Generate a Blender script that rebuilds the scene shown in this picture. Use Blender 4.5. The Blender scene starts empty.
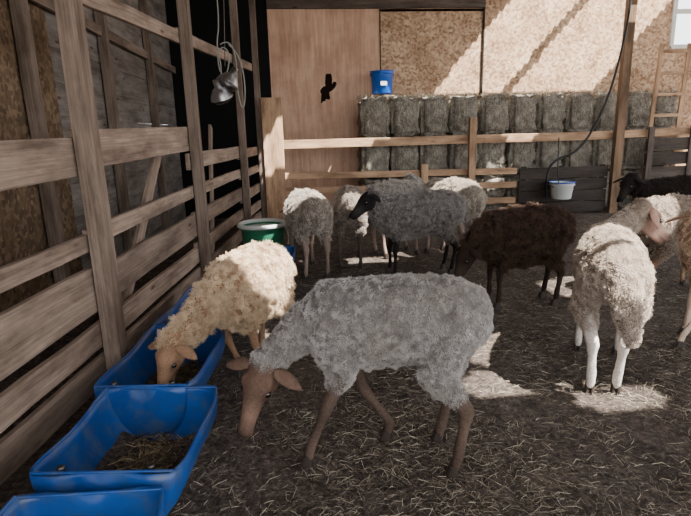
import bpy, bmesh, math, random
import numpy as np
from mathutils import Vector, Matrix, noise
random.seed(7); rng=np.random.default_rng(7)
SC=bpy.context.scene
# ------------------------------------------------------------------ helpers
def link(o,parent=None):
    SC.collection.objects.link(o)
    if parent is not None: o.parent=parent
    return o
def lin(c):
    return tuple(((x/255)/12.92 if x/255<=0.04045 else ((x/255+0.055)/1.055)**2.4) for x in c)
class M:
    def __init__(s,name):
        s.m=bpy.data.materials.new(name); s.m.use_nodes=True
        s.t=s.m.node_tree; s.b=s.t.nodes['Principled BSDF']
    def n(s,typ,**k):
        nd=s.t.nodes.new(typ)
        for a,b in k.items():
            if a in nd.inputs: nd.inputs[a].default_value=b
            else: setattr(nd,a,b)
        return nd
    def l(s,a,b): s.t.links.new(a,b)
    def mix(s,fac,a,b,mode='MIX'):
        m=s.t.nodes.new('ShaderNodeMix'); m.data_type='RGBA'; m.blend_type=mode
        for i,x in ((0,fac),(6,a),(7,b)):
            if isinstance(x,(int,float)): m.inputs[i].default_value=x
            elif isinstance(x,tuple): m.inputs[i].default_value=(*x,1) if len(x)==3 else x
            else: s.l(x,m.inputs[i])
        return m.outputs[2]
    def ramp(s,fac,stops):
        r=s.t.nodes.new('ShaderNodeValToRGB'); s.l(fac,r.inputs[0])
        e=r.color_ramp.elements
        while len(e)<len(stops): e.new(.5)
        for el,(p,c) in zip(e,stops):
            el.position=p; el.color=(*c,1) if len(c)==3 else c
        return r.outputs[0]
    def coord(s,kind='Object',scale=(1,1,1)):
        tc=s.n('ShaderNodeTexCoord'); mp=s.n('ShaderNodeMapping'); mp.inputs['Scale'].default_value=scale
        s.l(tc.outputs[kind],mp.inputs[0]); return mp.outputs[0]
    def noise(s,vec,scale,detail=4,rough=.6):
        n=s.n('ShaderNodeTexNoise'); n.inputs['Scale'].default_value=scale
        n.inputs['Detail'].default_value=detail; n.inputs['Roughness'].default_value=rough
        s.l(vec,n.inputs['Vector']); return n.outputs[0]
    def bump(s,h,st=.4,d=.01):
        b=s.n('ShaderNodeBump'); b.inputs['Strength'].default_value=st; b.inputs['Distance'].default_value=d
        s.l(h,b.inputs['Height']); s.l(b.outputs[0],s.b.inputs['Normal'])
    def base(s,c):
        if isinstance(c,tuple): s.b.inputs['Base Color'].default_value=(*c,1)
        else: s.l(c,s.b.inputs['Base Color'])
    def rough(s,r,spec=.3):
        s.b.inputs['Roughness'].default_value=r; s.b.inputs['Specular IOR Level'].default_value=spec
def simple(name,c,r=.6,spec=.4,metal=0,var=.25,scale=12):
    m=M(name); v=m.coord(); n=m.noise(v,scale)
    c=lin(c); m.base(m.mix(n,tuple(x*(1-var) for x in c),tuple(min(1,x*(1+var)) for x in c)))
    m.rough(r,spec); m.b.inputs['Metallic'].default_value=metal
    return m.m
def wood_mat(name,c1,c2,r=.75):
    m=M(name); v=m.coord('UV',(1.6,70,1)); g=m.noise(v,1.0,6,.7)
    v2=m.coord('UV',(1.6,6,1)); g2=m.noise(v2,1.0,6,.65)
    col=m.ramp(g,[(.26,lin(c1)),(.74,lin(c2))])
    dirt=m.ramp(g2,[(.36,(.42,.39,.37)),(.60,(1,1,1))])
    col=m.mix(1.0,col,dirt,'MULTIPLY')
    kn=m.n('ShaderNodeTexVoronoi'); kn.inputs['Scale'].default_value=1.0; m.l(m.coord('UV',(2.0,7,1)),kn.inputs['Vector'])
    col=m.mix(1.0,col,m.ramp(kn.outputs['Distance'],[(.05,(.35,.25,.18)),(.12,(1,1,1))]),'MULTIPLY')
    at=m.n('ShaderNodeAttribute'); at.attribute_name='Col'
    col=m.mix(1.0,col,at.outputs['Color'],'MULTIPLY')
    m.base(col); m.rough(r,.25); m.bump(g,.35,.004)
    return m.m
def osb_mat(name,c1,c2,c3,sc=28):
    m=M(name); v=m.coord('Object')
    vo=m.n('ShaderNodeTexVoronoi'); vo.inputs['Scale'].default_value=sc; m.l(v,vo.inputs['Vector'])
    sep=m.n('ShaderNodeSeparateColor'); m.l(vo.outputs['Color'],sep.inputs[0])
    col=m.ramp(sep.outputs[0],[(0,lin(c1)),(.5,lin(c2)),(1,lin(c3))])
    g=m.noise(v,2.2,5); d=m.ramp(g,[(.3,(.6,.56,.52)),(.62,(1,1,1))])
    col=m.mix(1.0,col,d,'MULTIPLY'); m.base(col); m.rough(.8,.2); m.bump(sep.outputs[1],.2,.004)
    return m.m
class Mesher:
    def __init__(s): s.v=[];s.f=[];s.uv=[];s.c=[]
    def board(s,p0,p1,w,t,up=(0,0,1),tone=None,ends=0.0):
        p0=Vector(p0);p1=Vector(p1);d=(p1-p0);L=d.length;d.normalize()
        up=Vector(up);side=d.cross(up).normalized();up=side.cross(d).normalized()
        tone=tone if tone is not None else random.uniform(.75,1.1)
        b=len(s.v); ou=random.uniform(0,50);ov=random.uniform(0,50)
        nseg=max(1,int(L/.35)); wob=[(random.uniform(-1,1)*.003,random.uniform(-1,1)*.002) for _ in range(nseg+1)]
        for i in range(nseg+1):
            p=p0.lerp(p1,i/nseg)
            for a,c in ((-.5,-.5),(.5,-.5),(.5,.5),(-.5,.5)):
                s.v.append(p+side*(a*t+wob[i][1])+up*(c*w+wob[i][0]))
        def face(idx,uv):
            s.f.append([b+i for i in idx]); s.uv.append(uv); s.c.append(tone)
        for i in range(nseg):
            u0=ou+L*i/nseg;u1=ou+L*(i+1)/nseg
            for k in range(4):
                k2=(k+1)%4; v0=ov+(0,t,t+w,2*t+w)[k]; v1=v0+(t if k%2==0 else w)
                face([i*4+k,i*4+k2,(i+1)*4+k2,(i+1)*4+k],[(u0,v0),(u0,v1),(u1,v1),(u1,v0)])
        face([3,2,1,0],[(ou,ov),(ou+t*.2,ov),(ou+t*.2,ov+w),(ou,ov+w)])
        n=nseg*4
        face([n,n+1,n+2,n+3],[(ou,ov),(ou+t*.2,ov),(ou+t*.2,ov+w),(ou,ov+w)])
    def obj(s,name,mat,parent=None,bevel=.004):
        me=bpy.data.meshes.new(name)
        me.from_pydata([tuple(v) for v in s.v],[],s.f); me.materials.append(mat)
        uv=np.array([q for f in s.uv for q in f],dtype=np.float32)
        cc=np.array([[t,t,t,1] for f,t in zip(s.uv,s.c) for _ in f],dtype=np.float32)
        me.uv_layers.new(name='UVMap'); me.color_attributes.new('Col','FLOAT_COLOR','CORNER')
        me.uv_layers['UVMap'].data.foreach_set('uv',uv.reshape(-1))
        me.color_attributes['Col'].data.foreach_set('color',cc.reshape(-1))
        bm=bmesh.new();bm.from_mesh(me);bmesh.ops.recalc_face_normals(bm,faces=bm.faces);bm.to_mesh(me);bm.free()
        o=bpy.data.objects.new(name,me); link(o,parent)
        if bevel:
            md=o.modifiers.new('bevel','BEVEL'); md.width=bevel; md.segments=1; md.limit_method='ANGLE'
        return o
def mesh_obj(name,verts,faces,mat,parent=None,smooth=True,loc=(0,0,0)):
    me=bpy.data.meshes.new(name); me.from_pydata([tuple(v) for v in verts],[],faces)
    bm=bmesh.new();bm.from_mesh(me);bmesh.ops.recalc_face_normals(bm,faces=bm.faces);bm.to_mesh(me);bm.free()
    me.materials.append(mat)
    for p in me.polygons: p.use_smooth=smooth
    o=bpy.data.objects.new(name,me); o.location=loc; link(o,parent); return o
def lathe(name,prof,mat,parent=None,seg=40,loc=(0,0,0),axis=None):
    vs=[];fs=[]
    for r,z in prof:
        for i in range(seg):
            a=2*math.pi*i/seg; vs.append((r*math.cos(a),r*math.sin(a),z))
    for j in range(len(prof)-1):
        for i in range(seg):
            i2=(i+1)%seg; fs.append((j*seg+i,j*seg+i2,(j+1)*seg+i2,(j+1)*seg+i))
    if prof[0][0]>1e-4: fs.append(tuple(range(seg)))
    if prof[-1][0]>1e-4: fs.append(tuple((len(prof)-1)*seg+i for i in range(seg)))
    return mesh_obj(name,vs,fs,mat,parent,True,loc)
def tube(name,pts,r,mat,parent=None,cyc=False):
    cu=bpy.data.curves.new(name,'CURVE'); cu.dimensions='3D'; cu.bevel_depth=r; cu.bevel_resolution=3
    sp=cu.splines.new('NURBS'); sp.points.add(len(pts)-1)
    for p,q in zip(sp.points,pts): p.co=(*q,1)
    sp.use_endpoint_u=True; sp.order_u=3; sp.use_cyclic_u=cyc; sp.resolution_u=6
    cu.materials.append(mat); o=bpy.data.objects.new(name,cu); link(o,parent); return o
def straw(name,P,ln,wd,cols,mat,parent=None,tilt=.25):
    N=len(P); a=rng.uniform(0,2*math.pi,N); e=rng.normal(0,tilt,N)
    d=np.stack([np.cos(a)*np.cos(e),np.sin(a)*np.cos(e),np.sin(e)],1)
    s=np.cross(d,rng.normal(0,1,(N,3))); s/=np.linalg.norm(s,axis=1)[:,None]
    L=ln*rng.uniform(.25,1.0,N)**1.3; w=wd*rng.uniform(.6,1.3,N)
    b=rng.normal(0,.12,(N,3))*L[:,None]; b[:,2]=np.abs(b[:,2])*.6
    p0=P-d*L[:,None]/2; p2=P+d*L[:,None]/2; p1=P+b
    V=np.empty((N,6,3)); sw=s*w[:,None]/2
    V[:,0]=p0-sw;V[:,1]=p0+sw;V[:,2]=p1-sw;V[:,3]=p1+sw;V[:,4]=p2-sw*.6;V[:,5]=p2+sw*.6
    idx=np.arange(N)[:,None]*6
    F=np.stack([idx+np.array([0,1,3,2]),idx+np.array([2,3,5,4])],1).reshape(-1)
    me=bpy.data.meshes.new(name); me.vertices.add(N*6); me.vertices.foreach_set('co',V.reshape(-1))
    me.loops.add(N*8); me.loops.foreach_set('vertex_index',F.astype(np.int32))
    me.polygons.add(N*2); me.polygons.foreach_set('loop_start',np.arange(0,N*8,4,dtype=np.int32))
    me.update(calc_edges=True); me.validate()
    ca=me.color_attributes.new('Col','FLOAT_COLOR','POINT')
    cc=np.array([lin(c) for c in cols])[rng.integers(0,len(cols),N)]*rng.uniform(.6,1.15,(N,1))
    C=np.ones((N,6,4)); C[:,:,:3]=cc[:,None,:]; ca.data.foreach_set('color',C.reshape(-1))
    me.materials.append(mat); o=bpy.data.objects.new(name,me); link(o,parent); return o
# ------------------------------------------------------------------ materials
m_wood=wood_mat('weathered_pine',(112,95,84),(178,158,142))
m_wood_new=wood_mat('fresh_pine',(160,126,98),(212,176,142))
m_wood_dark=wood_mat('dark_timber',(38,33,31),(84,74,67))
m_wood_grey=wood_mat('grey_plank',(110,104,98),(160,152,145))
m_osb=osb_mat('osb_sheathing',(146,116,92),(194,160,130),(216,188,158))
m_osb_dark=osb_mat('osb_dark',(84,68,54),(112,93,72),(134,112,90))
m_ply=M('plywood'); g=m_ply.noise(m_ply.coord('Object',(14,1,1.1)),1.6,6)
g2=m_ply.noise(m_ply.coord('Object'),2.0,4)
m_ply.base(m_ply.mix(1.0,m_ply.ramp(g,[(.3,lin((198,156,130))),(.7,lin((230,194,168)))]),m_ply.ramp(g2,[(.3,(.72,.68,.65)),(.6,(1,1,1))]),'MULTIPLY'))
m_ply.rough(.75,.2); m_ply=m_ply.m
m_blue=M('blue_plastic'); v=m_blue.coord(); n=m_blue.noise(v,9,6,.7); n2=m_blue.noise(v,2.5,4)
c=m_blue.mix(m_blue.ramp(n2,[(.35,(0,0,0)),(.7,(1,1,1))]),lin((10,54,116)),lin((16,82,160)))
c=m_blue.mix(m_blue.ramp(n,[(.46,(0,0,0)),(.68,(.7,.7,.7))]),c,lin((78,88,98)))
m_blue.base(c); m_blue.rough(.38,.5); m_blue=m_blue.m
m_blue2=simple('blue_bucket_plastic',(20,88,185),.35,.5,0,.1,5)
m_green=simple('green_plastic',(40,112,84),.45,.4,0,.15,6)
m_white=simple('white_plastic',(205,208,205),.45,.4,0,.08,6)
m_metal=simple('brushed_aluminium',(200,200,205),.35,.5,1,.08,20)
m_steel=simple('dark_steel',(90,88,86),.45,.5,1,.2,20)
m_cable=simple('black_rubber',(18,18,20),.5,.4,0,.1,6)
m_cordw=simple('cord_grey',(150,148,140),.6,.3,0,.1,6)
m_black=simple('hole_dark',(34,24,20),.95,.05,0,.2,6)  # near-black colour standing in for the dark inside the plywood hole
m_hoof=simple('hoof_horn',(48,40,34),.5,.35,0,.3,40)
m_eye=simple('eye',(22,15,10),.08,.8,0,.1,40)
m_nose=simple('nostril_skin',(50,36,32),.5,.4,0,.2,40)
def attr_mat(name,r=.9,spec=.15,bs=0,bscale=60):
    m=M(name); at=m.n('ShaderNodeAttribute'); at.attribute_name='Col'
    v=m.coord(); n=m.noise(v,bscale,5,.7)
    m.base(m.mix(1.0,at.outputs['Color'],m.ramp(n,[(.3,(.62,.6,.58)),(.62,(1,1,1))]),'MULTIPLY'))
    m.rough(r,spec)
    if bs: m.bump(n,bs,.004)
    return m.m
m_straw=attr_mat('straw',.8,.2)
m_body=attr_mat('sheep_coat',.95,.1,.7,90)
m_skin=attr_mat('sheep_ear_hair',.9,.15,.3,60)
gm=M('trampled_bedding'); v=gm.coord()
n1=gm.noise(v,1.3,6,.65); n2=gm.noise(v,38,8,.75); n3=gm.noise(v,7,5,.6)
c=gm.ramp(n2,[(.32,lin((50,45,42))),(.52,lin((100,90,84))),(.72,lin((156,144,132)))])
c=gm.mix(1.0,c,gm.ramp(n1,[(.3,(.55,.52,.51)),(.65,(1.0,.98,.95))]),'MULTIPLY')
c=gm.mix(1.0,c,gm.ramp(n3,[(.3,(.6,.6,.6)),(.6,(1,1,1))]),'MULTIPLY')
gm.base(c); gm.rough(.9,.15); gm.bump(n2,.8,.02); m_ground=gm.m
m_field=simple('outer_earth',(96,88,76),.95,.1,0,.3,2)
# ------------------------------------------------------------------ camera
H=1.4;P=math.radians(13.6);R=math.radians(1.5);T=math.radians(5.3)
Fv=Vector((math.sin(T)*math.cos(P),math.cos(T)*math.cos(P),-math.sin(P)))
R0=Vector((math.cos(T),-math.sin(T),0)); U0=R0.cross(Fv)
Rv=R0*math.cos(R)-U0*math.sin(R); Uv=R0*math.sin(R)+U0*math.cos(R)
cam=bpy.data.cameras.new('camera'); cam.sensor_width=36; cam.lens=520/691*36
co=bpy.data.objects.new('camera',cam); link(co)
co.matrix_world=Matrix(((Rv.x,Uv.x,-Fv.x,0),(Rv.y,Uv.y,-Fv.y,0),(Rv.z,Uv.z,-Fv.z,H),(0,0,0,1)))
SC.camera=co; cam.clip_start=.05
# ------------------------------------------------------------------ ground
def gz(x,y):
    return .016*noise.noise((x*1.7,y*1.7,0))+.010*noise.noise((x*6,y*6,3))+.006*noise.noise((x*17,y*17,5))-.012
nx,ny=280,300; X0,X1,Y0,Y1=-3.2,9.0,-1.5,10.0
vs=[];fs=[]
for j in range(ny+1):
    for i in range(nx+1):
        x=X0+(X1-X0)*i/nx;y=Y0+(Y1-Y0)*j/ny; vs.append((x,y,gz(x,y)))
for j in range(ny):
    for i in range(nx):
        a=j*(nx+1)+i; fs.append((a,a+1,a+nx+2,a+nx+1))
floor=mesh_obj('floor',vs,fs,m_ground)
mesh_obj('ground',[(-40,-40,-.08),(40,-40,-.08),(40,40,-.08),(-40,40,-.08)],[(0,1,2,3)],m_field)
N=120000
yy=.9+7.2*rng.random(N)**1.9; xx=-.88+.1*yy+(yy*1.05+.9)*rng.random(N)
Pz=np.array([gz(a,b) for a,b in zip(xx,yy)])+rng.uniform(.0,.014,N)
dens=np.array([noise.noise((a*1.3,b*1.3,9))+.5*noise.noise((a*4,b*4,2)) for a,b in zip(xx,yy)])
k=dens+rng.uniform(-.5,.5,N)>-.15
straw('straw_litter',np.stack([xx,yy,Pz],1)[k],.085,.0019,[(164,152,134),(126,114,100),(94,84,76),(196,186,166),(72,66,60),(108,98,90)],m_straw,floor,tilt=.16)
# ------------------------------------------------------------------ room shell
def panel(name,x0,x1,y0,y1,z0,z1,mat,parent=None):
    vs=[(x,y,z) for x in (x0,x1) for y in (y0,y1) for z in (z0,z1)]
    fs=[(0,1,3,2),(4,6,7,5),(0,4,5,1),(2,3,7,6),(0,2,6,4),(1,5,7,3)]
    return mesh_obj(name,vs,fs,mat,parent,False)
YB=9.2
wb=bpy.data.objects.new('wall_back',None); link(wb)
panel('plywood_sheet',-.32,1.53,YB,YB+.03,-.1,3.32,m_ply,wb)
panel('osb_sheet',1.535,3.29,YB,YB+.03,-.1,3.36,m_osb,wb)
panel('osb_sheet_upper',3.30,6.72,YB-.002,YB+.028,-.1,4.0,m_osb,wb)
panel('osb_sheet_right',6.72,9.2,YB,YB+.03,-.1,2.72,m_osb,wb)
panel('osb_sheet_far',8.0,9.2,YB,YB+.03,2.72,4.0,m_osb,wb)
panel('dark_opening_panel',-1.95,-.32,YB,YB+.03,-.1,4.0,m_wood_dark,wb)  # dark-coloured sheet standing in for the unlit doorway opening
panel('upper_plywood',-.32,3.3,YB+.0,YB+.03,3.32,4.0,m_ply,wb)
mm=Mesher(); mm.board((-.32,YB-.03,3.44),(3.31,YB-.03,3.44),.15,.06,tone=2.2); mm.board((3.3,YB-.02,-.1),(3.3,YB-.02,4.0),.03,.03,up=(1,0,0),tone=.5)
mm.board((1.53,YB-.01,-.1),(1.53,YB-.01,3.36),.018,.01,up=(1,0,0),tone=.6)
mm.obj('header_beam',m_wood_dark,wb)
vs=[];n=36
for i in range(n):
    a=2*math.pi*i/n; r=1+.9*noise.noise((math.cos(a)*1.5,math.sin(a)*1.5,2))+.25*noise.noise((math.cos(a)*5,math.sin(a)*5,7)); vs.append((.62+.10*r*math.cos(a)+.06*math.sin(a),YB-.004,2.10+.19*r*math.sin(a)))
mesh_obj('painted_hole',vs,[tuple(range(n))],m_black,wb)  # flat shape, the hole's darkness painted onto the plywood
mm=Mesher()
for a,b in (((6.72,YB,2.72),(8.0,YB,2.72)),((6.72,YB,3.9),(8.0,YB,3.9)),((6.72,YB,2.72),(6.72,YB,3.95)),((8.0,YB,2.72),(8.0,YB,3.95)),((7.36,YB,2.72),(7.36,YB,3.95)),((6.72,YB,3.3),(8.0,YB,3.3))):
    mm.board(a,b,.07,.07,up=(0,1,0),tone=1.0)
mm.obj('window_1',simple('white_paint',(215,215,210),.6,.3),None)
wl=bpy.data.objects.new('wall_left',None); link(wl)
XL=-1.92
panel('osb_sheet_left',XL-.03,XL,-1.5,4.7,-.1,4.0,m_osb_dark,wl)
mm=Mesher()
z=-.1
while z<4.0:
    h=.28; mm.board((XL-.01,4.7,z+h/2),(XL-.01,YB,z+h/2),h-.001,.03,tone=random.uniform(.8,1.05)); z+=h
mm.obj('plank_cladding',m_wood_grey,wl)
mm=Mesher()
for y in (3.0,4.15,5.85,7.6):
    mm.board((XL+.06,y,-.05),(XL+.06,y,4.0),.09,.09,up=(0,1,0),tone=.7)
mm.board((XL+.05,-1,2.45),(XL+.05,YB,2.45),.1,.04,tone=.8)
mm.obj('wall_studs',m_wood,wl)
# out-of-view roof, holes shaped to drop sun patches on chosen spots
dx,dy,dz=-.36,.42,-.83
def op(px,py,pz,sx,sy,sq=0):
    t=(3.98-pz)/-dz; return (px-dx*t,py-dy*t,sx,sy,sq)
OPS=[op(1.26,2.60,0,.40,.16),op(1.68,2.34,.0,.26,.13),op(1.70,2.62,.8,.26,.24),op(-.22,3.12,.62,.28,.34),
     op(.08,5.2,.8,.30,.30),op(1.0,5.2,.85,.5,.14),op(1.75,5.5,.8,.3,.22),
     op(4.75,9.2,2.95,1.45,.50,1),op(.6,8.2,1.3,.9,.12),op(2.75,3.9,.7,.25,.3),op(3.6,8.2,1.25,.3,.1),op(-.15,8.05,1.2,.25,.25),op(1.8,4.0,.8,.22,.10),
     op(3.2,8.62,1.95,2.0,.07,2)]
cs=.06; vs=[];fs=[];idx={}
rx0,rx1,ry0,ry1=-2.3,8.6,-2.2,9.6
def vid(i,j):
    if (i,j) not in idx: idx[(i,j)]=len(vs); vs.append((rx0+i*cs,ry0+j*cs,4.02))
    return idx[(i,j)]
for i in range(int((rx1-rx0)/cs)):
    for j in range(int((ry1-ry0)/cs)):
        x=rx0+(i+.5)*cs;y=ry0+(j+.5)*cs; hole=False
        for ox,oy,sx,sy,sq in OPS:
            if sq:
                xs=x-ox-(y-oy)*.9
                if abs(xs)<sx and abs(y-oy)<sy and not (sq==1 and abs(xs+.15)<.09): hole=True;break
                continue
            q=((x-ox)/sx)**2+((y-oy)/sy)**2+ .55*noise.noise((x*4,y*4,1))
            if q<1: hole=True;break
        if not hole: fs.append((vid(i,j),vid(i+1,j),vid(i+1,j+1),vid(i,j+1)))
mesh_obj('ceiling_cut_for_sun',vs,fs,simple('roof_boards',(130,118,104),.9,.1),None,False)
# ------------------------------------------------------------------ left fence
def fx(y): return -1.02+.1*(y-2.8)
mm=Mesher()
for y,w,t in ((.9,.13,.8),(2.78,.13,.8),(4.68,.12,.65),(6.75,.11,.7),(8.12,.11,.7)):
    mm.board((fx(y),y,-.05),(fx(y),y,4.0),w,.085,up=(0,1,0),tone=t)
def sect(y0,y1,bs,lo=.75,hi=1.15):
    for z0,z1,e0,e1 in bs:
        zc=(z0+z1)/2
        mm.board((fx(y0)-.062,y0,zc+e0),(fx(y1)-.062,y1,zc+e1),z1-z0,.034,tone=random.uniform(lo,hi))
sect(.3,2.82,[(1.21,1.40,-.02,.01),(.83,.92,.0,0),(.51,.75,0,0),(.33,.46,.0,-.02),(.13,.28,.03,-.02)])
sect(2.75,4.72,[(1.25,1.45,0,.03),(.85,.95,.0,.03),(.52,.72,0,.02),(.3,.44,0,0),(.1,.25,0,0)])
sect(4.6,6.8,[(1.1,1.24,.02,.02),(.88,.98,0,0),(.6,.75,0,0),(.36,.48,0,0),(.1,.25,0,0)])
sect(6.7,8.1,[(1.1,1.22,0,0),(.85,.95,0,0),(.55,.68,0,0),(.3,.42,0,0),(.1,.25,0,0)])
mm.board((fx(2.9)-.062,2.7,2.11),(fx(4.7)-.062,4.7,2.19),.10,.035,tone=1.1)
mm.board((fx(4.6)-.062,4.6,2.2),(fx(8.1)-.062,8.1,2.35),.10,.035,tone=1.0)
mm.board((fx(3.2)-.13,3.15,.3),(fx(3.9)-.10,4.1,1.3),.1,.03,tone=.9)
mm.board((fx(5.5)-.13,5.3,.1),(fx(5.5)-.13,5.9,1.5),.1,.03,tone=.9)
mm.obj('wooden_fence',m_wood)
mm=Mesher(); YF=8.2
mm.board((-.42,YF,1.235),(5.2,YF,1.245),.13,.035,tone=1.05)
mm.board((5.2,YF,1.25),(7.6,YF,1.30),.12,.035,tone=1.0)
mm.board((-.3,YF,.76),(3.58,YF,.72),.10,.035,tone=1.1)
mm.board((-.3,YF,.53),(3.58,YF,.5),.10,.035,tone=1.0)
mm.board((-.3,YF,.25),(3.58,YF,.25),.10,.035,tone=.8)
mm.board((2.80,YF-.07,-.05),(2.80,YF-.07,1.57),.11,.09,up=(1,0,0),tone=.9)
mm.board((2.04,YF-.06,-.05),(2.04,YF-.06,.88),.11,.05,up=(1,0,0),tone=1.1)
mm.board((5.22,YF-.08,-.05),(5.22,YF-.08,4.0),.14,.09,up=(1,0,0),tone=.45)
f2=mm.obj('wooden_fence',m_wood_new)
mm=Mesher(); mm.board((-.29,8.02,0.0),(-.29,8.02,1.92),.30,.02,up=(1,0,0),tone=1.1)
mm.obj('plywood_offcut',m_wood_new)
mm=Mesher()
for i in range(4): mm.board((3.62,YF-.02,.1+i*.19),(5.12,YF-.02,.1+i*.19),.175,.03,tone=random.uniform(.8,1.2))
for x in (3.7,4.35,5.05): mm.board((x,YF+.015,.0),(x,YF+.015,.78),.08,.03,up=(1,0,0),tone=.8)
mm.obj('barn_gate',m_wood_dark)
mm=Mesher()
for i in range(5): mm.board((5.72,YF-.05,.15+i*.23),(7.4,YF-.05,.17+i*.23),.2,.03,tone=random.uniform(1.0,1.8))
for x in (5.78,6.5,7.35): mm.board((x,YF-.08,.0),(x,YF-.08,1.36),.1,.03,up=(1,0,0),tone=1.9)
mm.obj('barn_gate',m_wood_dark)
mm=Mesher()
for x in (5.80,6.28): mm.board((x,YF+.06,0),(x+.16,YF+.16,2.65),.07,.035,up=(1,0,0),tone=1.0)
for i in range(8):
    t=.08+i*.125; mm.board((5.80+.16*t,YF+.06+.1*t,2.65*t),(6.28+.16*t,YF+.06+.1*t,2.65*t),.05,.03,tone=1.0)
mm.obj('wooden_ladder',m_wood_new)
# hay bales
hb=bpy.data.objects.new('hay_bale_stack',None); link(hb)
haym=M('baled_hay'); v=haym.coord('Object',(30,30,8)); n=haym.noise(v,1.6,8,.8); n2=haym.noise(haym.coord(),6,4)
c=haym.ramp(n,[(.3,lin((84,78,70))),(.5,lin((164,156,144))),(.72,lin((222,214,200)))])
c=haym.mix(1.0,c,haym.ramp(n2,[(.3,(.5,.5,.48)),(.6,(1,1,1))]),'MULTIPLY')
haym.base(c); haym.rough(.9,.1); haym.bump(n,1.0,.03); haym=haym.m
pts=[]
for r in range(3):
    for cidx in range(11):
        w=.49;h=.64; x=1.32+cidx*.497+random.uniform(-.015,.015); z=.0+r*.645+.32
        yb=8.80+random.uniform(-.05,.02)
        bm=bmesh.new(); bmesh.ops.create_cube(bm,size=1)
        for vv in bm.verts: vv.co=Vector((vv.co.x*(w-.03),vv.co.y*.58,vv.co.z*(h-.03)))
        bmesh.ops.bevel(bm,geom=bm.edges[:],offset=.06,segments=2,affect='EDGES')
        bmesh.ops.subdivide_edges(bm,edges=bm.edges[:],cuts=4,use_grid_fill=True)
        for vv in bm.verts:
            p=vv.co+Vector((x,0,z)); pinch=1-.06*(math.exp(-((abs(vv.co.z)-.15)/.02)**2))
            vv.co=vv.co*pinch+vv.co.normalized()*(.05*noise.noise(p*8)+.035*noise.noise(p*24))
        me=bpy.data.meshes.new('bale');bm.to_mesh(me);bm.free();me.materials.append(haym)
        for p_ in me.polygons:p_.use_smooth=True
        o=bpy.data.objects.new('bale',me);o.location=(x,yb,z);o.rotation_euler=(0,random.uniform(-.03,.03),random.uniform(-.04,.04));link(o,hb)
        for _ in range(320):
            pts.append((x+random.uniform(-.46,.46)*w,yb-.295+random.uniform(-.01,.02),z+random.uniform(-.48,.48)*h))
        if r==2:
            for _ in range(150): pts.append((x+random.uniform(-.5,.5)*w,yb+random.uniform(-.3,.25),z+h/2+random.uniform(-.01,.02)))
straw('loose_hay',np.array(pts),.12,.005,[(164,156,140),(196,188,170),(120,112,98),(218,210,192),(84,78,68)],m_straw,hb,tilt=.9)
def bucket(name,loc,r0,r1,h,mat):
    o=lathe(name,[(r0*.96,.0),(r0,.008),(r1*.93,h*.8),(r1*.95,h*.82),(r1*1.04,h*.83),(r1*1.04,h*.86),(r1*.97,h*.87),(r1,h*.97),(r1*1.05,h),(r1*.98,h),(r1*.95,h*.85),(r0*.93,.02),(0,.015)],mat,None,40,loc)
    hp=[(r1*1.05*math.cos(a),-abs(math.sin(a))*r1*.5-.0,h*.9-abs(math.sin(a))*h*.35) for a in np.linspace(0,math.pi,9)]
    tube('bail_handle',hp,.005,m_steel,o)
    return o
bb=bucket('blue_bucket',(1.48,8.76,1.99),.16,.19,.35,m_blue2)
mm=Mesher(); mm.board((-.05,-.185,.15),(.05,-.185,.15),.06,.004,tone=.9); mm.obj('label',m_white,bb,bevel=0)
b=bucket('white_bucket',(4.23,7.95,.28),.15,.19,.26,m_white)
tube('blue_rim',[(.197*math.cos(a),.197*math.sin(a),.26) for a in np.linspace(0,2*math.pi,24,endpoint=False)],.010,m_blue2,b,True)
tube('hanging_strap',[(0,.1,.22),(0,.17,.45),(0,.18,.6),(0,.2,.95)],.008,m_cable,b)
t=lathe('feed_tub',[(.19,0),(.2,.01),(.235,.36),(.25,.4),(.265,.41),(.265,.44),(.24,.44),(.235,.4),(.19,.05),(0,.04)],m_green,None,44,(-.38,5.75,.0))
tube('rolled_rim',[(.258*math.cos(a),.258*math.sin(a),.435) for a in np.linspace(0,2*math.pi,28,endpoint=False)],.024,m_white,t,True)
lathe('feed_inside',[(0,.40),(.12,.41),(.236,.40),(.236,.37),(0,.36)],m_white,t,30)
tube('rope_handle',[(.25,-.02,.4),(.3,-.03,.3),(.27,-.02,.2)],.008,m_white,t)
tube('electric_cable',[(5.18,8.06,4.0),(5.14,8.0,3.2),(5.05,8.0,2.4),(4.85,8.0,1.6),(4.5,8.0,1.0),(4.15,8.05,.9),(4.03,8.06,.72),(4.02,8.04,.5),(4.02,8.03,.3)],.018,m_cable)
hl=bpy.data.objects.new('heat_lamp',None); hl.location=(-.68,5.5,1.76); link(hl)
def lamp(loc,rot,s=1.15):
    e=lathe('reflector',[(.10,0),(.098,.004),(.085,.04),(.055,.085),(.03,.10),(.028,.16),(.0,.165)],m_metal,hl,32,loc); e.rotation_euler=rot; e.scale=(s,s,s)
    lathe('bulb',[(0,-.01),(.03,.0),(.045,.03),(.03,.07),(.02,.1)],m_white,e,20,(0,0,0))
    for k in range(4):
        a=k*math.pi/4
        tube('guard_wire',[(.1*math.cos(a),.1*math.sin(a),0),(.07*math.cos(a),.07*math.sin(a),-.035),(0,0,-.045),(-.07*math.cos(a),-.07*math.sin(a),-.035),(-.1*math.cos(a),-.1*math.sin(a),0)],.002,m_steel,e)
lamp((.0,0,0),(.35,-.25,0)); lamp((.06,-.02,.13),(-.3,.5,0))
tube('lamp_cord',[(.0,0,.15),(.02,0,.3),(-.02,0,.5),(.03,.02,.7),(0.02,0,1.1)],.006,m_cordw,hl)
tube('cord_loop',[(.1,0,.5),(.2,0,.42),(.24,0,.1),(.2,0,-.15),(.15,0,.05),(.17,0,.4),(.1,0,.55),(.02,0,.5)],.006,m_cordw,hl)
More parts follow.
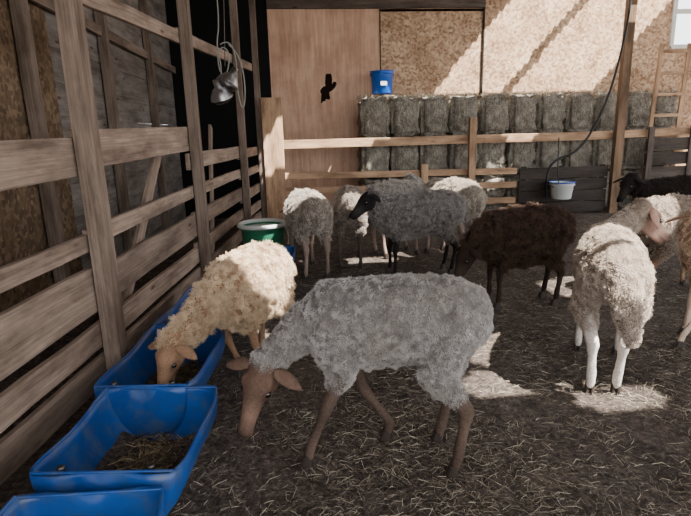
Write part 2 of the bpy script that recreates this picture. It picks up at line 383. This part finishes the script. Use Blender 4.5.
tube('cord_loop_small',[(.05,0,.2),(.12,0,.38),(.05,0,.5),(-.03,0,.4),(.0,0,.25)],.006,m_cordw,hl)
tube('lamp_chain',[(.05,0,.3),(.07,0,.6),(.1,0,1.2),(.05,0,2.24)],.004,m_steel,hl)
# ------------------------------------------------------------------ troughs (half barrels)
def trough(loc,L,w,rz,depth=.27,hay=True):
    seg=20; vs=[];fs=[]; nl=10
    def rimz(y,side):
        t=abs(y)/(L/2); return .022*t**3+.007*math.sin(y*13+side*2)
    for j in range(nl+1):
        y=-L/2+L*j/nl; t=abs(y)/(L/2); pin=1-.06*max(0,t-.8)/.2
        for i in range(seg+1):
            a=math.pi+math.pi*i/seg
            up=abs(math.cos(a))**6*rimz(y,math.cos(a))
            vs.append((w/2*math.cos(a)*pin,y,depth+depth*math.sin(a)*.98+up))
    for j in range(nl):
        for i in range(seg):
            a=j*(seg+1)+i; fs.append((a,a+1,a+seg+2,a+seg+1))
    for j in (0,nl):
        s=-1 if j==0 else 1
        prev=[j*(seg+1)+i for i in range(seg+1)]; y=-L/2+L*j/nl
        for rr,off in ((.9,.022),(.6,.026),(.3,.012)):
            cur=[]
            for i in range(seg+1):
                a=math.pi+math.pi*i/seg; cur.append(len(vs)); vs.append((w/2*rr*math.cos(a),y+s*off,depth+depth*rr*math.sin(a)+.018))
            for i in range(seg): fs.append((prev[i],prev[i+1],cur[i+1],cur[i]))
            prev=cur
        c=len(vs); vs.append((0,y+s*.01,depth+.018))
        for i in range(seg): fs.append((prev[i],prev[i+1],c))
    o=mesh_obj('feed_trough',vs,fs,m_blue,None,True,loc); o.rotation_euler=(0,0,rz)
    s=o.modifiers.new('thick','SOLIDIFY'); s.thickness=.009; s.offset=0
    for sx in (1,-1):
        tube('rolled_edge',[(sx*w/2*(.94 if abs(q)>.49 else 1),q*L,depth+rimz(q*L,sx)) for q in (-.5,-.4,-.2,0,.2,.4,.5)],.006,m_blue,o)
    for e in (-1,1):
        tube('end_edge',[(q*w/2*.94,e*(L/2+.008),depth+.018) for q in (-1,-.5,0,.5,1)],.006,m_blue,o)
        lathe('bolt',[(0,-.01),(.014,-.01),(.014,.012),(.010,.016),(0,.016)],m_steel,o,12,(.30*w*e,-L/2+.02,depth+.01))
    if hay:
        n=16;vs=[];fs=[]
        for j in range(n+1):
            for i in range(n+1):
                x=-w*.36+w*.72*i/n;y=-L*.46+L*.92*j/n
                e=(i-n/2)/(n/2)
                vs.append((x,y,.055+.02*noise.noise((x*9,y*9,loc[1]))+.05*abs(e)**2))
        for j in range(n):
            for i in range(n):
                a=j*(n+1)+i; fs.append((a,a+1,a+n+2,a+n+1))
        mesh_obj('feed_bed',vs,fs,m_ground,o)
        q=np.stack([rng.normal(0,w*.14,900),rng.uniform(-L*.44,L*.44,900),rng.uniform(.07,.10,900)],1)
        straw('feed_hay',q,.11,.003,[(150,132,104),(110,96,76),(84,74,60),(170,150,120)],m_straw,o,tilt=.25)
    return o
trough((-.67,1.92,.0),.58,.52,-.10,.28)
trough((-.73,1.25,.0),.60,.50,-.04,.25)
trough((-.70,2.62,.0),.76,.45,-.1,.29)
trough((-.66,3.46,.0),.78,.42,-.1,.27)
trough((-.27,4.70,.0),.80,.42,-.1,.29)
# ------------------------------------------------------------------ sheep
ICO=None
def ico():
    global ICO
    if ICO is None:
        bm=bmesh.new(); bmesh.ops.create_icosphere(bm,subdivisions=2,radius=1); ICO=[v.co.copy() for v in bm.verts]; bm.free()
    return ICO
def hull(bm,nodes):
    for k in range(max(1,len(nodes)-1)):
        vs=[]
        for nd in nodes[k:k+2]:
            p,r=nd; r=(r,r,r) if not isinstance(r,tuple) else r
            for c in ico(): vs.append(bm.verts.new((p[0]+c.x*r[0],p[1]+c.y*r[1],p[2]+c.z*r[2])))
        ret=bmesh.ops.convex_hull(bm,input=vs)
        dele=[g_ for g_ in ret['geom_interior'] if isinstance(g_,bmesh.types.BMVert)]
        if dele: bmesh.ops.delete(bm,geom=dele,context='VERTS')
def wool_mat(name,c,c2):
    m=M(name); v=m.coord(); n=m.noise(v,16,6,.75); n2=m.noise(v,3.5,3)
    col=m.ramp(n,[(.32,lin(c2)),(.58,lin(c))])
    col=m.mix(1.0,col,m.ramp(n2,[(.3,(.74,.71,.67)),(.62,(1,1,1))]),'MULTIPLY')
    m.base(col); m.rough(.85,.15); return m.m
def sheep(loc,heading,scale=1.0,L=.85,poll=None,nose=None,hup=(0,0,1),wool=(200,195,188),wool2=(150,145,140),skin=(150,110,85),
          legc=None,legwool=0.0,feet=None,N=14000,flen=.03,curl=1.0,girth=1.0,tail='short',vox=.015,ear_out=(0,0),clump=22,hd=1.12,wr=None,lump=1.0,nk=1.0,sw=1.0):
    legc=legc or skin; feet=feet or {}
    A=math.radians(heading)
    W=Matrix.Translation(Vector(loc))@Matrix.Rotation(A,4,'Z')@Matrix.Scale(scale,4); Wi=W.inverted()
    pl=Wi@Vector(poll); ns=Wi@Vector(nose); hu=(Wi.to_3x3()@Vector(hup)).normalized()
    f=(ns-pl).normalized(); hu=(hu-f*hu.dot(f)).normalized(); hs=hu.cross(f).normalized()
    hp=lambda a,b,c: pl+(f*a+hs*b+hu*c)*hd
    G=girth
    def T_(x,top,ry,rz,rx): return ((x*L,0,top-rz*G),(rx*L,ry*G,rz*G))
    trunk=[T_(-.45,.745,.115,.135,.09),T_(-.32,.792,.160,.180,.14),T_(-.08,.795,.190,.210,.18),
           T_(.15,.785,.178,.215,.16),T_(.33,.775,.145,.190,.12),T_(.43,.715,.10,.135,.07)]
    nb=Vector((.37*L,0,.62)); nd=(pl-nb)
    mid=nb+nd*.5+Vector((.03,0,.02 if pl.z>.6 else -.0))
    neck=[(nb,(.11,.10*G,.13*nk)),(mid,(.08*nk,.078*nk,.095*nk)),(hp(-.03,0,-.025),(.062,.062,.064))]
    h=lambda a,b,c,r:(hp(a,b,c),r*hd)
    head=[h(-.01,0,0,.058),h(.05,0,.012,.056),h(.105,0,.006,.042),h(.17,0,-.004,.032),h(.225,0,-.010,.030)]
    parts=[head,[h(.03,0,-.045,.040),h(.12,0,-.045,.024),h(.215,0,-.036,.021)]]
    for s in (1,-1):
        parts.append([h(.035,.034*s,-.020,.036),h(.09,.022*s,-.024,.024)])
        parts.append([h(.045,.044*s,.030,.021),h(.085,.032*s,.026,.014)])
        parts.append([h(.232,.017*s,-.014,.019)])
    prims=[('w',trunk),('w',neck)]+[('s',p) for p in parts]
    prims.append(('w',[h(-.035,0,.015,.054)]))
    hoofs=[]
    for s,nm in ((1,'L'),(-1,'R')):
        ddx,ddy=feet.get('F'+nm,(0,0))
        y=.105*s*sw
        el=Vector((.25*L,y,.43)); kn=Vector((.285*L+ddx*.42,y+ddy*.5,.25)); ft=Vector((.28*L+ddx,y+ddy,.085)); ho=Vector((.295*L+ddx,y+ddy,.035))
        prims.append(('w',[(Vector((.30*L,.085*s,.56)),(.10,.065,.12)),(el,(.058,.046,.07)),(el.lerp(kn,.35),(.04,.036,.04))]))
        prims.append(('l',[(el,.042),(el.lerp(kn,.5),.032),(kn,.028),(kn.lerp(ft,.45),.0195),(ft,.024),(ho,.021)]))
        hoofs.append((ho,y+ddy))
        ddx,ddy=feet.get('H'+nm,(0,0))
        st=Vector((-.25*L+ddx*.2,.115*s,.43)); hk=Vector((-.405*L+ddx*.8,.10*s+ddy*.7,.275)); ft=Vector((-.365*L+ddx,.105*s+ddy,.085)); ho=Vector((-.35*L+ddx,.105*s+ddy,.035))
        prims.append(('w',[(Vector((-.35*L,.08*s,.60)),(.12*L,.085*G,.13)),(st,(.085,.060,.075))]))
        prims.append(('w',[(st,(.075,.055,.07)),(st.lerp(hk,.6),(.048,.038,.045))]))
        prims.append(('l',[(st.lerp(hk,.4),(.05,.038,.05)),(hk,.032),(hk.lerp(ft,.35),.0225),(ft,.025),(ho,.021)]))
        hoofs.append((ho,0))
    if tail=='fat': prims.append(('w',[(Vector((-.50*L,0,.66)),(.05,.07,.06)),(Vector((-.545*L,-.03,.55)),(.045,.075,.08)),(Vector((-.55*L,-.06,.44)),(.035,.05,.06)),(Vector((-.55*L,-.08,.35)),(.022,.028,.04))]))
    elif tail=='short': prims.append(('w',[(Vector((-.50*L,0,.68)),(.04,.035,.04)),(Vector((-.54*L,0,.58)),(.026,.03,.05)),(Vector((-.55*L,0,.50)),(.018,.022,.03))]))
    bm=bmesh.new()
    for lab_,nds in prims: hull(bm,nds)
    me=bpy.data.meshes.new('tmp'); bm.to_mesh(me); bm.free()
    o=bpy.data.objects.new('sheep',me); link(o)
    r=o.modifiers.new('r','REMESH'); r.mode='VOXEL'; r.voxel_size=vox
    sm=o.modifiers.new('s','SMOOTH'); sm.factor=.5; sm.iterations=3
    dg=bpy.context.evaluated_depsgraph_get(); dg.update()
    me2=bpy.data.meshes.new_from_object(o.evaluated_get(dg)); o.modifiers.clear(); o.data=me2; me2.name='sheep_body'
    nv=len(me2.vertices); V=np.empty(nv*3); me2.vertices.foreach_get('co',V); V=V.reshape(-1,3)
    Nn=np.empty(nv*3); me2.vertices.foreach_get('normal',Nn); Nn=Nn.reshape(-1,3)
    D={'w':np.full(nv,9.),'s':np.full(nv,9.),'l':np.full(nv,9.)}
    for lab_,nds in prims:
        for k in range(max(1,len(nds)-1)):
            seq=nds[k:k+2]
            for q in (np.linspace(0,1,7) if len(seq)==2 else [0]):
                if len(seq)==2:
                    p=np.array(seq[0][0])*(1-q)+np.array(seq[1][0])*q
                    ra=[np.array(x[1] if isinstance(x[1],tuple) else (x[1],)*3) for x in seq]; rr=ra[0]*(1-q)+ra[1]*q
                else:
                    p=np.array(seq[0][0]); rr=np.array((seq[0][1],)*3)
                d=(np.linalg.norm((V-p)/rr,axis=1)-1)*rr.mean()
                D[lab_]=np.minimum(D[lab_],d)
    nz=np.array([noise.noise(Vector((p[0]*30,p[1]*30,p[2]*18))) for p in V])
    nz2=np.array([noise.noise(Vector(p)*58) for p in V])
    nz3=np.array([noise.noise(Vector(p)*7) for p in V])
    nonw=np.minimum(D['s'],D['l'])
    ww=np.clip((nonw-D['w'])/.02+.5+nz*.5,0,1)
    if legwool>0: 
        zl=np.clip((V[:,2]-(.36-legwool))/.08,0,1); ww=np.where(D['l']<D['s'],np.maximum(ww,zl),ww)
    disp=ww*(nz*.014*lump+nz2*.008*lump+nz3*.012)*curl
    V2=V+Nn*disp[:,None]
    me2.vertices.foreach_set('co',V2.reshape(-1)); me2.update()
    cw=np.array(lin(wool2))*.8; cs_=np.array(lin(skin)); cl=np.array(lin(legc))
    sl=np.clip((D['s']-D['l'])/.02+.5,0,1)[:,None]
    sk=cs_*(1-sl)+cl*sl; sk=sk*(1+.35*nz3[:,None])
    P0=V-np.array(hp(0,0,0)); rel=P0@np.array(f)/hd; upc=P0@np.array(hu)/hd; sd_=np.abs(P0@np.array(hs))/hd
    ismuz=(D['s']<D['l'])*(D['s']<.03)
    mz=np.clip((rel-.20)/.04,0,1)*ismuz; sk=sk*(1-.45*mz[:,None])
    pale=np.clip((rel-.10)/.05,0,1)*np.clip((.20-rel)/.03,0,1)*ismuz; sk=sk*(1+.6*pale[:,None])
    ring=np.exp(-(((rel-.078)/.028)**2+((upc-.014)/.022)**2))*np.clip((sd_-.02)/.02,0,1)*ismuz; sk=sk*(1-.45*ring[:,None])
    mouth=np.exp(-((upc+.030)/.004)**2)*np.clip((rel-.15)/.03,0,1)*ismuz; sk=sk*(1-.7*mouth[:,None])
    col=sk*(1-ww[:,None])+cw*ww[:,None]
    C=np.ones((nv,4)); C[:,:3]=np.clip(col,0,1)
    ca=me2.color_attributes.new('Col','FLOAT_COLOR','POINT'); ca.data.foreach_set('color',C.reshape(-1))
    me2.materials.clear(); me2.materials.append(m_body)
    me2.polygons.foreach_set('use_smooth',np.ones(len(me2.polygons),dtype=bool))
    bm=bmesh.new()
    for ho,_ in hoofs:
        for t_ in (-1,1):
            ret=bmesh.ops.create_cone(bm,cap_ends=True,segments=10,radius1=.021,radius2=.015,depth=.05,matrix=Matrix.Translation((ho.x+.006,ho.y+t_*.012,.024)))
            for vv in ret['verts']:
                if vv.co.z<.02: vv.co.x+=.010 if vv.co.x>ho.x else 0
                vv.co.y=ho.y+t_*.012+(vv.co.y-ho.y-t_*.012)*.6
    mh=bpy.data.meshes.new('hooves'); bm.to_mesh(mh); bm.free(); mh.materials.append(m_hoof)
    link(bpy.data.objects.new('hooves',mh),o)
    bm=bmesh.new()
    for s in (1,-1):
        bmesh.ops.create_uvsphere(bm,u_segments=14,v_segments=10,radius=.0135*hd,matrix=Matrix.Translation(hp(.078,.046*s,.014)))
    mh=bpy.data.meshes.new('eyes'); bm.to_mesh(mh); bm.free(); mh.materials.append(m_eye)
    for p_ in mh.polygons:p_.use_smooth=True
    link(bpy.data.objects.new('eyes',mh),o)
    bm=bmesh.new(); fr=Matrix((( f.x,hs.x,hu.x,0),(f.y,hs.y,hu.y,0),(f.z,hs.z,hu.z,0),(0,0,0,1)))
    for s in (1,-1):
        bmesh.ops.create_uvsphere(bm,u_segments=10,v_segments=6,radius=1,matrix=Matrix.Translation(hp(.249,.017*s,-.009))@fr@Matrix.Diagonal((.006,.0035,.008,1)))
    mh=bpy.data.meshes.new('nostrils'); bm.to_mesh(mh); bm.free(); mh.materials.append(m_nose)
    link(bpy.data.objects.new('nostrils',mh),o)
    vs=[];fs=[]
    for s in (1,-1):
        b0=len(vs); nl_=10;nw=8; back,drop=ear_out
        ax=(hs*s*1.0-hu*(.20+drop)+f*(.10-back)).normalized(); wd=(f*.8+hu*.35); wd=(wd-ax*wd.dot(ax)).normalized(); nrm=ax.cross(wd)*s
        root=hp(-.005,.046*s,.022)
        for i in range(nl_+1):
            t_=i/nl_; half=.034*(math.sin(math.pi*min(1,(t_*.86+.14)))**.7)
            for j in range(nw+1):
                e=(j/nw-.5)*2
                vs.append(root+ax*(t_*.125)+wd*(e*half)-nrm*(.020*(1-e*e)*(1-t_*.5))-Vector((0,0,1))*.03*t_*t_)
        for i in range(nl_):
            for j in range(nw):
                a=b0+i*(nw+1)+j; fs.append((a,a+1,a+nw+2,a+nw+1))
    eo=mesh_obj('ears',vs,fs,m_skin,o)
    ca=eo.data.color_attributes.new('Col','FLOAT_COLOR','POINT')
    ca.data.foreach_set('color',np.tile(np.array([*lin(skin),1.]),len(vs)))
    sd=eo.modifiers.new('t','SOLIDIFY'); sd.thickness=.007
    ss=eo.modifiers.new('ss','SUBSURF'); ss.levels=1; ss.render_levels=1
    me2.calc_loop_triangles(); tri=np.empty(len(me2.loop_triangles)*3,dtype=np.int32); me2.loop_triangles.foreach_get('vertices',tri); tri=tri.reshape(-1,3)
    a,b_,c_=V2[tri[:,0]],V2[tri[:,1]],V2[tri[:,2]]
    wt=ww[tri].mean(1); ar=np.linalg.norm(np.cross(b_-a,c_-a),axis=1)*.5*(wt**2); pr=ar/ar.sum()
    ti=rng.choice(len(tri),N,p=pr); u=rng.random((N,2)); fl=u.sum(1)>1; u[fl]=1-u[fl]
    p0=a[ti]+(b_[ti]-a[ti])*u[:,:1]+(c_[ti]-a[ti])*u[:,1:]
    nn=Nn[tri[ti]].mean(1); nn/=np.linalg.norm(nn,axis=1)[:,None]
    fld=np.array([noise.noise_vector(Vector(p)*clump) for p in p0]); fld2=np.array([noise.noise_vector(Vector(p)*60+Vector((9,3,1))) for p in p0])
    rj=rng.normal(0,.30,(N,3))
    ln=flen*rng.uniform(.5,1.2,N)*(1+.9*fld[:,0])
    d1=nn*.8+fld*1.1*curl+np.array([-.15,0,-.2])+rj; d1/=np.linalg.norm(d1,axis=1)[:,None]
    d2=nn*.35+fld*1.4*curl+fld2*1.3*curl+np.array([-.2,0,-.4])+rj; d2/=np.linalg.norm(d2,axis=1)[:,None]
    d3=-fld2*1.2+fld*.6+np.array([0,0,-.5])-rj*2; d3/=np.linalg.norm(d3,axis=1)[:,None]
    Pp=np.empty((N,4,3)); Pp[:,0]=p0-nn*.004; Pp[:,1]=Pp[:,0]+d1*ln[:,None]*.4; Pp[:,2]=Pp[:,1]+d2*ln[:,None]*.35; Pp[:,3]=Pp[:,2]+d3*ln[:,None]*.3
    wdt=wr or (.0009 if N>20000 else (.0014 if N>9000 else .0022))
    hc=bpy.data.hair_curves.new('fleece'); hc.add_curves([4]*N)
    hc.points.foreach_set('position',Pp.reshape(-1).astype(np.float32))
    ra=hc.attributes.get('radius') or hc.attributes.new('radius','FLOAT','POINT')
    ra.data.foreach_set('value',np.tile(np.array([1.,1.,.9,.3])*wdt,N).astype(np.float32))
    hc.materials.append(wool_mat('fleece_wool',wool,wool2))
    link(bpy.data.objects.new('fleece',hc),o)
    o.matrix_world=W
    return o
# foreground grey ewe with brown face
sheep((.37,2.03,0),168,1.04,.74,(-.17,2.06,.43),(-.28,1.95,.15),(-.3,-1,.35),(196,191,188),(126,121,118),(108,86,74),legc=(90,75,66),
      feet={'FL':(.12,0),'FR':(-.20,0),'HL':(.0,.02),'HR':(.05,0)},N=150000,flen=.015,curl=.7,vox=.010,clump=40,girth=.88,tail='none',wr=.0006,hd=1.10,lump=.9,nk=.88)
# cream long-wool eating at trough
sheep((-.30,3.00,0),240,.94,.68,(-.66,2.54,.36),(-.73,2.44,.12),(-.5,-.9,.4),(238,216,186),(160,126,98),(150,118,94),
      feet={'FL':(-.08,.05),'FR':(-.08,.07)},N=80000,flen=.040,curl=1.2,girth=1.06,vox=.014,clump=22)
# sheep seen from behind, right
sheep((1.74,2.68,0),62,1.08,.84,(2.22,3.12,.84),(2.44,3.18,.66),(0,0,1),(206,192,178),(140,124,112),(186,150,134),legc=(222,212,204),
      feet={'HL':(0,-.045),'HR':(.04,.045)},tail='fat',N=100000,flen=.016,curl=.7,vox=.013,clump=36,ear_out=(.2,.7),girth=.92,wr=.0008,lump=.7)
# dark brown grazing
sheep((1.78,3.92,0),180,1.0,.74,(1.34,3.90,.46),(1.20,3.84,.22),(-.8,-.3,.5),(98,78,66),(48,37,31),(56,46,40),
      N=40000,flen=.045,curl=1.3,girth=1.1,vox=.016,legwool=.1,clump=18)
# grey with dark face
sheep((1.18,4.96,0),184,1.04,.86,(.70,4.84,.80),(.52,4.76,.66),(0,0,1),(180,174,170),(104,98,96),(40,36,36),
      N=34000,flen=.034,curl=1.0,vox=.018,clump=22)
sheep((.10,5.28,0),104,1.06,.8,(-.02,5.9,.55),(-.06,6.04,.36),(0,.5,1),(214,204,194),(140,128,118),(150,130,120),N=22000,flen=.03,vox=.018)
sheep((.58,5.66,0),84,1.04,.8,(.62,6.26,.5),(.62,6.4,.3),(0,.5,1),(188,176,166),(120,110,102),(90,80,74),N=14000,flen=.03,vox=.02)
sheep((1.72,5.66,0),112,1.1,.8,(1.54,6.26,.6),(1.44,6.46,.4),(0,.5,1),(214,204,190),(150,138,124),(150,130,120),N=18000,flen=.03,vox=.02)
sheep((1.16,5.86,0),20,1.08,.6,(1.40,6.25,.8),(1.5,6.45,.7),(0,0,1),(214,208,200),(150,142,134),(150,130,120),N=12000,flen=.03,vox=.02)
sheep((3.16,3.98,0),12,1.04,.85,(3.75,4.1,.75),(3.95,4.15,.6),(0,0,1),(200,184,170),(138,124,112),(150,120,100),N=16000,flen=.03,vox=.02)
sheep((2.84,2.98,0),178,.98,.80,(2.72,3.30,.74),(2.90,3.44,.58),(0,0,1),(224,198,172),(158,130,108),(196,162,136),legc=(212,190,170),
      feet={'FL':(.20,0),'FR':(.02,0)},N=30000,flen=.022,vox=.016,girth=.95)
sheep((4.2,5.4,0),180,1.05,.85,(3.65,5.4,.80),(3.48,5.3,.62),(0,0,1),(62,54,50),(36,30,28),(34,30,28),N=10000,flen=.035,vox=.02)
# ------------------------------------------------------------------ light
w=bpy.data.worlds.new('sky'); SC.world=w; w.use_nodes=True
nt=w.node_tree; bg=nt.nodes['Background']; bg.inputs[0].default_value=(.95,.97,1.0,1); bg.inputs[1].default_value=4.0
sd=bpy.data.lights.new('sun','SUN'); sd.energy=32; sd.angle=math.radians(.6); sd.color=(1,.95,.87)
so=bpy.data.objects.new('sun',sd); so.location=(3,-3,8); link(so)
so.rotation_euler=Vector((dx,dy,dz)).to_track_quat('-Z','Y').to_euler()
